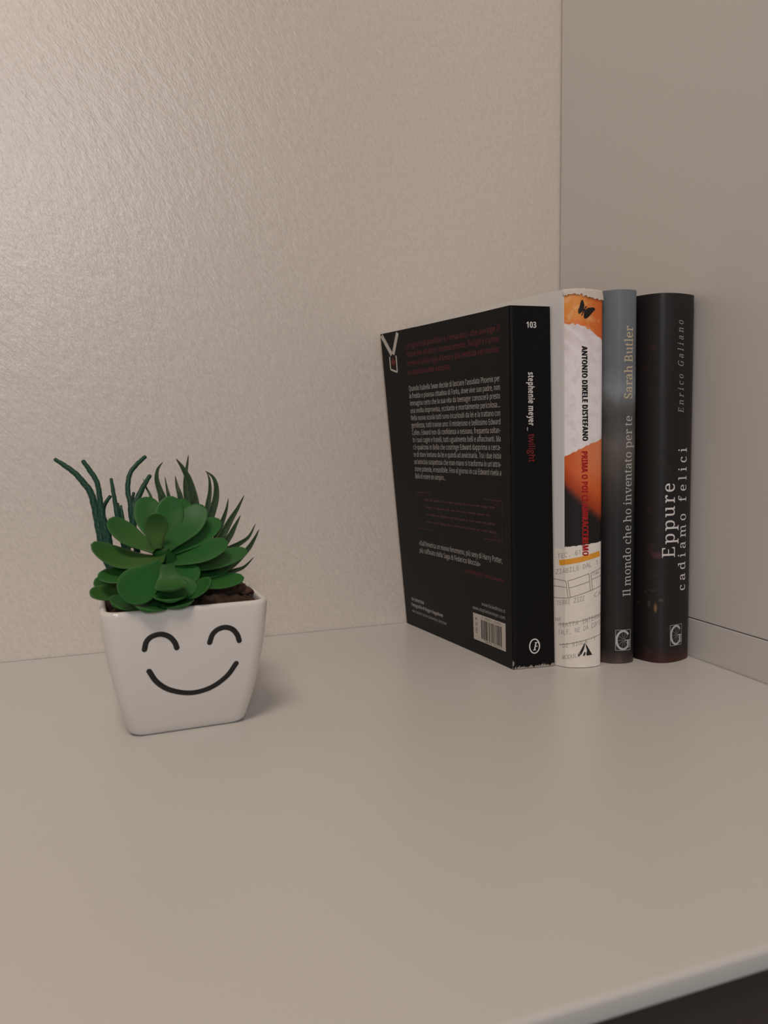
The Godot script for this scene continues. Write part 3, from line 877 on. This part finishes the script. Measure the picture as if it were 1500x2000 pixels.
# ---- white and orange paperback with a torn head
func white_paperback() -> void:
	var foot := catmull([Vector2(-0.0822, 0.1278), Vector2(-0.0797, 0.1325), Vector2(-0.0785, 0.1343), Vector2(-0.0741, 0.1372), Vector2(-0.0669, 0.1390), Vector2(-0.0600, 0.1382), Vector2(-0.0577, 0.1362)], 4)
	var head := catmull([Vector2(-0.0866, 0.1278), Vector2(-0.0834, 0.1345), Vector2(-0.0824, 0.1362), Vector2(-0.0785, 0.1390), Vector2(-0.0728, 0.1403), Vector2(-0.0625, 0.1390), Vector2(-0.0597, 0.1368)], 4)
	foot = [Vector2(-0.1005, 0.0080), Vector2(-0.0880, 0.1000)] + foot + [Vector2(-0.0615, 0.1200), Vector2(-0.0790, 0.0100)]
	head = [Vector2(-0.1175, 0.0090), Vector2(-0.0960, 0.0900)] + head + [Vector2(-0.0635, 0.1200), Vector2(-0.0850, 0.0100)]
	var o := outline(foot, head, 0.2062)
	var root := base("paperback_book")
	tag(root, "white and orange paperback with a torn spine head, beside the black paperback", "book", "books on the shelf")
	var n := FastNoiseLite.new(); n.seed = 8; n.frequency = 1.0; n.fractal_octaves = 3
	var s0 := 0.1268; var s1 := 0.1514
	# the printed spine: skin and shirt above, a typed letter below; Y counts millimetres of height
	var art := texture_of(192, 1024, func(u: float, v: float) -> Color:
		var y := (1.0 - v) * 206.2
		var g := n.get_noise_2d(u * 3.0, v * 24.0)
		if u < 0.035: return rgb(226, 224, 222)
		var cut_hi := 189.5 - 2.0 * u - 8.0 * maxf(u - 0.5, 0.0) * 2.0 * u
		var cut_mid := 117.8 + 11.0 * u
		var cut_low := 68.2 + 3.0 * u
		if y > cut_hi:
			var c := rgb(236, 150, 66).lerp(rgb(214, 92, 36), smoothstep(0.35, 1.0, u) * 0.8).lerp(rgb(228, 108, 58), smoothstep(cut_hi + 4.0, cut_hi, y) * 0.6)
			return c.lerp(rgb(240, 196, 150), clampf(g * 1.2, 0.0, 0.5)).lerp(rgb(170, 70, 30), smoothstep(0.94, 1.0, u) * 0.7)
		if y > cut_mid:
			var fold := absf(sin((y - cut_hi) * 0.35 + u * 5.0)) * smoothstep(cut_hi - 26.0, cut_hi, y)
			var c := rgb(241, 236, 238).lerp(rgb(214, 186, 192), fold * 0.45 * (1.2 - u))
			return c.lerp(rgb(196, 190, 194), clampf(g * 0.5, 0.0, 0.3)).lerp(rgb(150, 120, 122), smoothstep(0.97, 1.0, u) * smoothstep(130.0, 190.0, y) * 0.8)
		if y > cut_low:
			var curve := 103.0 - 22.0 * pow(u, 0.85)
			var skin := rgb(214, 96, 40).lerp(rgb(226, 130, 86), smoothstep(0.1, 0.7, u) * smoothstep(95.0, 118.0, y)).lerp(rgb(150, 50, 22), smoothstep(curve + 16.0, curve + 2.0, y) * 0.75)
			return skin.lerp(rgb(22, 16, 17), smoothstep(curve + 5.0, curve - 3.0, y))
		return rgb(236, 230, 222).lerp(rgb(224, 217, 208), clampf(0.5 + g, 0.0, 1.0) * 0.5))
	var side := texture_of(32, 512, func(u: float, v: float) -> Color:
		var y := (1.0 - v) * 206.2
		return rgb(216, 215, 215) if y > 67.0 else rgb(232, 226, 218))
	put("back_cover", board(o, 0.0, s0, 0.0003, o.h, 0.0004, 10), printed(side), root)
	var spine := put("spine", board(o, s0, s1, 0.0003, o.h, 0.0004, 16, 0.0024), printed(art), root)
	put("front_cover", board(o, s1, o.c[-1], 0.0003, o.h, 0.0004, 10), M.white_card, root)
	put("page_block", pages(o, 0.0006, o.h - 0.0006, 0.0012, 0.001), M.paper, root)
	# torn paper curling over the head of the spine
	var rows := []
	for i in 7:
		var row := []
		for j in 41:
			var s := lerpf(s0 + 0.0002, s1 + 0.0008, j / 40.0)
			var f := i / 6.0
			var jag := 0.0028 + 0.0016 * n.get_noise_2d(s * 1400.0, 3.0) + 0.0022 * smoothstep(s0 + 0.008, s1 - 0.004, s)
			var y: float = o.h + 0.0006 * sin(f * PI) - jag * f * f + 0.0005 * n.get_noise_2d(s * 2200.0, f * 9.0)
			row.append(spot(o, s, y, -0.0012 + 0.0018 * sqrt(f) + 0.0004 * n.get_noise_2d(s * 1900.0, f * 7.0)))
		rows.append(row)
	var st := stool(); sheet(st, rows, false)
	put("torn_edge", done(st), plain(Color(0.83, 0.79, 0.75), 0.8), spine)
	# print on the spine
	st = stool()
	for d in [-0.00016, 0.0, 0.00016]:
		write(st, o, "ANTONIO DIKELE DISTEFANO", "bold", 0.1387 + d * 0.6, 0.1764 + d, 0.0502, 0.0033, 1)
	put("author_lettering", done(st), M.ink, spine)
	st = stool()
	for d in [-0.00014, 0.00014]:
		write(st, o, "PRIMA O POI CI ABBRACCEREMO", "bold", 0.1379, 0.1204 + d, 0.0570, 0.0038, 1)
	put("title_lettering", done(st), M.scarlet, spine)
	st = stool()
	for m in [1.0, -1.0]:
		var wing := [Vector2(0.0003, 0.0006), Vector2(0.0012, 0.0030), Vector2(0.0034, 0.0050), Vector2(0.0047, 0.0044), Vector2(0.0044, 0.0020), Vector2(0.0030, 0.0003), Vector2(0.0042, -0.0010), Vector2(0.0034, -0.0030), Vector2(0.0020, -0.0034), Vector2(0.0008, -0.0012)]
		var poly := []
		for q in wing: poly.append((Vector2(q.x * m, q.y) * 0.92).rotated(-0.55))
		patch(st, o, poly, 0.1402, 0.1947)
	line(st, o, [Vector2(0, 0.003).rotated(-0.55), Vector2(0, -0.0028).rotated(-0.55)], 0.0007, 0.1402, 0.1947)
	put("butterfly_print", done(st), M.ink, spine)
	st = stool()
	patch(st, o, [Vector2(-0.0044, -0.0036), Vector2(-0.0032, -0.0034), Vector2(-0.0020, -0.0024), Vector2(-0.0006, 0.0004), Vector2(0.0000, 0.0030), Vector2(-0.0002, 0.0040)], 0.1390, 0.0104)
	patch(st, o, [Vector2(0.0002, 0.0040), Vector2(0.0044, -0.0032), Vector2(0.0012, -0.0034), Vector2(0.0006, -0.0028), Vector2(0.0012, -0.0018), Vector2(0.0012, -0.0004), Vector2(0.0006, 0.0014)], 0.1390, 0.0104)
	patch(st, o, [Vector2(-0.0014, -0.0034), Vector2(-0.0002, -0.0034), Vector2(0.0004, -0.0018), Vector2(-0.0002, -0.0010)], 0.1390, 0.0104)
	put("publisher_logo", done(st), M.ink, spine)
	# the typed letter runs round the left edge
	st = stool(); line(st, o, [Vector2(0.1246, 0.0591), Vector2(0.1368, 0.0613), Vector2(0.1487, 0.0640)], 0.0030)
	put("highlighter_band", done(st), M.highlighter, spine)
	st = stool()
	var sl := 0.225
	for q in [["TEC. 61", 0.1236, 0.0613, 0.0130, 0.0026], ["ZIABILE DAL 1", 0.1225, 0.0524, 0.0245, 0.0026], ["FIRMA", 0.1442, 0.0519, 0.0040, 0.0014], ["TERMI ZIZZ", 0.1228, 0.0348, 0.0162, 0.0026], ["CA", 0.1450, 0.0396, 0.0048, 0.0024], ["NE", 0.1220, 0.0255, 0.0034, 0.0020], ["TRATTA INTERNA", 0.1242, 0.0222, 0.0262, 0.0026], ["TALE, NE DA COPIA", 0.1236, 0.0180, 0.0272, 0.0026], ["DI SIGLA '1", 0.1264, 0.0110, 0.0188, 0.0024], ["MODULO", 0.1262, 0.0043, 0.0100, 0.0024]]:
		write(st, o, q[0], "mono", q[1], q[2], q[3], q[4], 0, sl)
	put("typed_text", done(st), M.txt_type, spine)
	st = stool()
	for q in [[0.1295, 0.0493, 0.1418, 0.0533], [0.1300, 0.0453, 0.1421, 0.0489], [0.1296, 0.0397, 0.1512, 0.0462], [0.1212, 0.0497, 0.1284, 0.0492], [0.1212, 0.0457, 0.1285, 0.0456], [0.1212, 0.0390, 0.1296, 0.0397], [0.1432, 0.0536, 0.1512, 0.0562], [0.1434, 0.0498, 0.1512, 0.0520], [0.1236, 0.0240, 0.1512, 0.0300], [0.1240, 0.0124, 0.1512, 0.0186]]:
		line(st, o, [Vector2(q[0], q[1]), Vector2(q[2], q[3])], 0.00042)
	for q in [[0.1295, 0.0493, 0.1309, 0.0398], [0.1418, 0.0533, 0.1426, 0.0435], [0.1284, 0.0492, 0.1296, 0.0397], [0.1430, 0.0536, 0.1439, 0.0440]]:
		line(st, o, [Vector2(q[0], q[1]), Vector2(q[2], q[3])], 0.00042)
	put("form_lines", done(st), M.form_line, spine)

# the initial in a square frame with a wheel behind it
func initial_logo(o: Dictionary, s: float, y: float, w: float, h: float) -> ArrayMesh:
	var st := stool()
	var a := w / 2; var b := h / 2
	line(st, o, [Vector2(-a, -b), Vector2(a, -b), Vector2(a, b), Vector2(-a, b), Vector2(-a, -b)], 0.00022, s, y)
	for k in 5:
		var d := Vector2(cos(PI * k / 5.0) * a, sin(PI * k / 5.0) * b) * 0.80
		line(st, o, [d * 0.12, d], 0.00011, s, y); line(st, o, [-d * 0.12, -d], 0.00011, s, y)
	line(st, o, arc(Vector2(-a * 0.05, 0), a * 0.84, b * 0.90, 0.62, TAU - 0.55, 30), 0.00120, s, y, 0.00008)
	line(st, o, [Vector2(a * 0.60, -b * 0.78), Vector2(a * 0.60, -b * 0.02)], 0.00115, s, y, 0.00008)
	line(st, o, [Vector2(a * 0.10, -b * 0.02), Vector2(a * 0.98, -b * 0.02)], 0.00045, s, y, 0.00008)
	line(st, o, [Vector2(a * 0.86, -b * 0.78), Vector2(a * 0.86, -b * 0.02)], 0.00035, s, y, 0.00008)
	return done(st)

# ---- hardback in a jacket that fades from blue grey to black
func grey_hardback() -> void:
	var foot := catmull([Vector2(-0.0590, 0.1150), Vector2(-0.0555, 0.1300), Vector2(-0.0535, 0.1345), Vector2(-0.0508, 0.1375), Vector2(-0.0475, 0.1392), Vector2(-0.0424, 0.1400), Vector2(-0.0378, 0.1388), Vector2(-0.0350, 0.1350), Vector2(-0.0345, 0.1320)], 4)
	var head := catmull([Vector2(-0.0622, 0.1150), Vector2(-0.0590, 0.1300), Vector2(-0.0572, 0.1360), Vector2(-0.0545, 0.1395), Vector2(-0.0512, 0.1416), Vector2(-0.0460, 0.1424), Vector2(-0.0414, 0.1412), Vector2(-0.0386, 0.1375), Vector2(-0.0381, 0.1340)], 4)
	foot.push_front(Vector2(-0.0770, 0.0100)); head.push_front(Vector2(-0.0800, 0.0100))
	foot.append(Vector2(-0.0545, 0.0100)); head.append(Vector2(-0.0575, 0.0100))
	var o := outline(foot, head, 0.2069)
	var root := base("hardback_book")
	tag(root, "slim hardback whose jacket fades from blue grey to black, left of the thick dark book", "book", "books on the shelf")
	var n := FastNoiseLite.new(); n.seed = 12; n.frequency = 1.0; n.fractal_octaves = 3
	var s0 := 0.1190; var s1 := 0.1530
	var art := texture_of(128, 768, func(u: float, v: float) -> Color:
		var stops := [[0.0, rgb(114, 121, 129)], [0.20, rgb(109, 114, 121)], [0.26, rgb(130, 137, 144)], [0.30, rgb(92, 93, 94)], [0.335, rgb(76, 75, 72)], [0.40, rgb(98, 94, 92)], [0.46, rgb(82, 77, 73)], [0.53, rgb(58, 55, 53)], [0.60, rgb(38, 37, 39)], [0.75, rgb(30, 29, 31)], [0.96, rgb(32, 29, 29)], [1.0, rgb(84, 70, 62)]]
		var q := clampf(v + 0.02 * n.get_noise_2d(u * 4.0, v * 10.0), 0.0, 1.0)
		for i in stops.size() - 1:
			if q <= stops[i + 1][0]:
				var c: Color = stops[i][1].lerp(stops[i + 1][1], (q - stops[i][0]) / (stops[i + 1][0] - stops[i][0]))
				return c.lerp(rgb(140, 145, 150), 0.35 * smoothstep(0.32, 0.24, v) * smoothstep(0.18, 0.24, v) * smoothstep(0.5, 0.9, u))
		return stops[-1][1])
	put("front_cover", board(o, 0.0, s0, 0.0003, o.h, 0.0022, 10), plain(rgb(62, 62, 65), 0.4), root)
	var spine := put("spine", board(o, s0, s1, 0.0003, o.h, 0.0012, 24), printed(art), root)
	put("back_cover", board(o, s1, o.c[-1], 0.0003, o.h, 0.0022, 10), M.jacket_dark, root)
	put("page_block", pages(o, 0.003, o.h - 0.003, 0.0026, 0.004), M.paper, root)
	var mid := 0.1426
	var st := stool(); write(st, o, "Sarah Butler", "serif", GREY_BASE, 0.1488, 0.0389, 0.0052, -1)
	put("author_lettering", done(st), M.txt_gold, spine)
	st = stool(); write(st, o, "Il mondo che ho inventato per te", "serif", GREY_BASE, 0.0388, 0.1005, 0.0050, -1)
	put("title_lettering", done(st), M.txt_grey, spine)
	put("publisher_logo", initial_logo(o, 0.1374, 0.0137, 0.0092, 0.0117), M.txt_grey, spine)

const GREY_BASE := 0.1418

# ---- thick dark hardback against the panel
func dark_hardback() -> void:
	var foot := catmull([Vector2(-0.0345, 0.1200), Vector2(-0.0322, 0.1340), Vector2(-0.0303, 0.1405), Vector2(-0.0280, 0.1450), Vector2(-0.0245, 0.1474), Vector2(-0.0195, 0.1484), Vector2(-0.0140, 0.1478), Vector2(-0.0085, 0.1462), Vector2(-0.0040, 0.1440), Vector2(-0.0022, 0.1415), Vector2(-0.0018, 0.1350)], 4)
	var head := catmull([Vector2(-0.0365, 0.1200), Vector2(-0.0340, 0.1320), Vector2(-0.0318, 0.1375), Vector2(-0.0290, 0.1418), Vector2(-0.0265, 0.1440), Vector2(-0.0230, 0.1452), Vector2(-0.0170, 0.1458), Vector2(-0.0100, 0.1448), Vector2(-0.0048, 0.1432), Vector2(-0.0024, 0.1408), Vector2(-0.0018, 0.1350)], 4)
	foot.push_front(Vector2(-0.0500, 0.0120)); head.push_front(Vector2(-0.0520, 0.0120))
	foot.append(Vector2(-0.0220, 0.0120)); head.append(Vector2(-0.0240, 0.0120))
	var o := outline(foot, head, 0.2058)
	var root := base("hardback_book")
	tag(root, "thick black hardback with white spine lettering, standing against the side panel", "book", "books on the shelf")
	var n := FastNoiseLite.new(); n.seed = 31; n.frequency = 1.0; n.fractal_octaves = 4
	var s0 := 0.1120; var s1 := 0.1655
	var art := texture_of(192, 768, func(u: float, v: float) -> Color:
		var c := rgb(27, 24, 25)
		var g := n.get_noise_2d(u * 5.0, v * 18.0)
		c = c.lerp(rgb(66, 38, 38), clampf(g * 1.5 - 0.35, 0.0, 1.0) * smoothstep(0.15, 0.4, u) * smoothstep(0.75, 0.45, u))
		c = c.lerp(rgb(70, 52, 44), clampf(n.get_noise_2d(u * 12.0 + 9.0, v * 40.0) * 2.4 - 0.9, 0.0, 1.0) * smoothstep(0.70, 0.78, v) * smoothstep(0.95, 0.88, v) * smoothstep(0.6, 0.4, u))
		c = c.lerp(rgb(74, 30, 20), smoothstep(0.955, 1.0, v) * 0.8 * smoothstep(0.15, 0.5, u))
		c = c.lerp(rgb(62, 34, 28), smoothstep(0.90, 0.97, u) * 0.8)
		for p in [[0.445, 0.848, 0.020, 0.014, rgb(150, 112, 70)], [0.378, 0.838, 0.016, 0.011, rgb(78, 70, 66)], [0.505, 0.826, 0.034, 0.005, rgb(82, 72, 66)], [0.41, 0.800, 0.05, 0.004, rgb(58, 52, 52)], [0.47, 0.702, 0.07, 0.012, rgb(84, 44, 52)]]:
			var d := Vector2((u - p[0]) / p[2], (v - p[1]) / p[3]).length()
			c = c.lerp(p[4], smoothstep(1.3, 0.4, d) * 0.8)
		return c)
	put("front_cover", board(o, 0.0, s0, 0.0003, o.h, 0.0022, 10), M.jacket_dark, root)
	var spine := put("spine", board(o, s0, s1, 0.0003, o.h, 0.0012, 32), printed(art), root)
	put("back_cover", board(o, s1, o.c[-1], 0.0003, o.h, 0.0020, 10), M.jacket_dark, root)
	put("page_block", pages(o, 0.003, o.h - 0.003, 0.0026, 0.004), M.paper, root)
	var st := stool(); spaced(st, o, "Enrico Galiano", "serif", 0.1537, 0.1409, 0.0502, 0.0036, 0.18, 0.012)
	put("author_lettering", done(st), M.txt_dim, spine)
	st = stool()
	spaced(st, o, "Eppure", "serif", 0.1479, 0.0603, 0.0415, 0.0084, 0.0, 0.0)
	spaced(st, o, "cadiamo felici", "serif", 0.1566, 0.0408, 0.0806, 0.0062, 0.0, 0.0)
	put("title_lettering", done(st), M.txt_white, spine)
	put("publisher_logo", initial_logo(o, 0.1491, 0.0156, 0.0090, 0.0117), M.txt_grey, spine)

# upward lettering with open spacing: each letter is set by itself
func spaced(st: SurfaceTool, o: Dictionary, text: String, kind: String, s: float, y: float, width: float, cap: float, slant: float, drift: float) -> void:
	var ws := []
	var total := 0.0
	for ch in text:
		var w: float = 0.32 if ch == " " else letters(ch, kind).box.size.x / letters("H", kind).cap
		ws.append(w); total += w
	var kk := 0.92
	var gap: float = (width / (cap * kk) - total) / (text.length() - 1)
	var a := 0.0
	for i in text.length():
		if text[i] != " ":
			write(st, o, text[i], kind, s - a * drift, y + a, ws[i] * cap * kk, cap, -1, 0.0, slant)
		a += (ws[i] + gap) * cap * kk
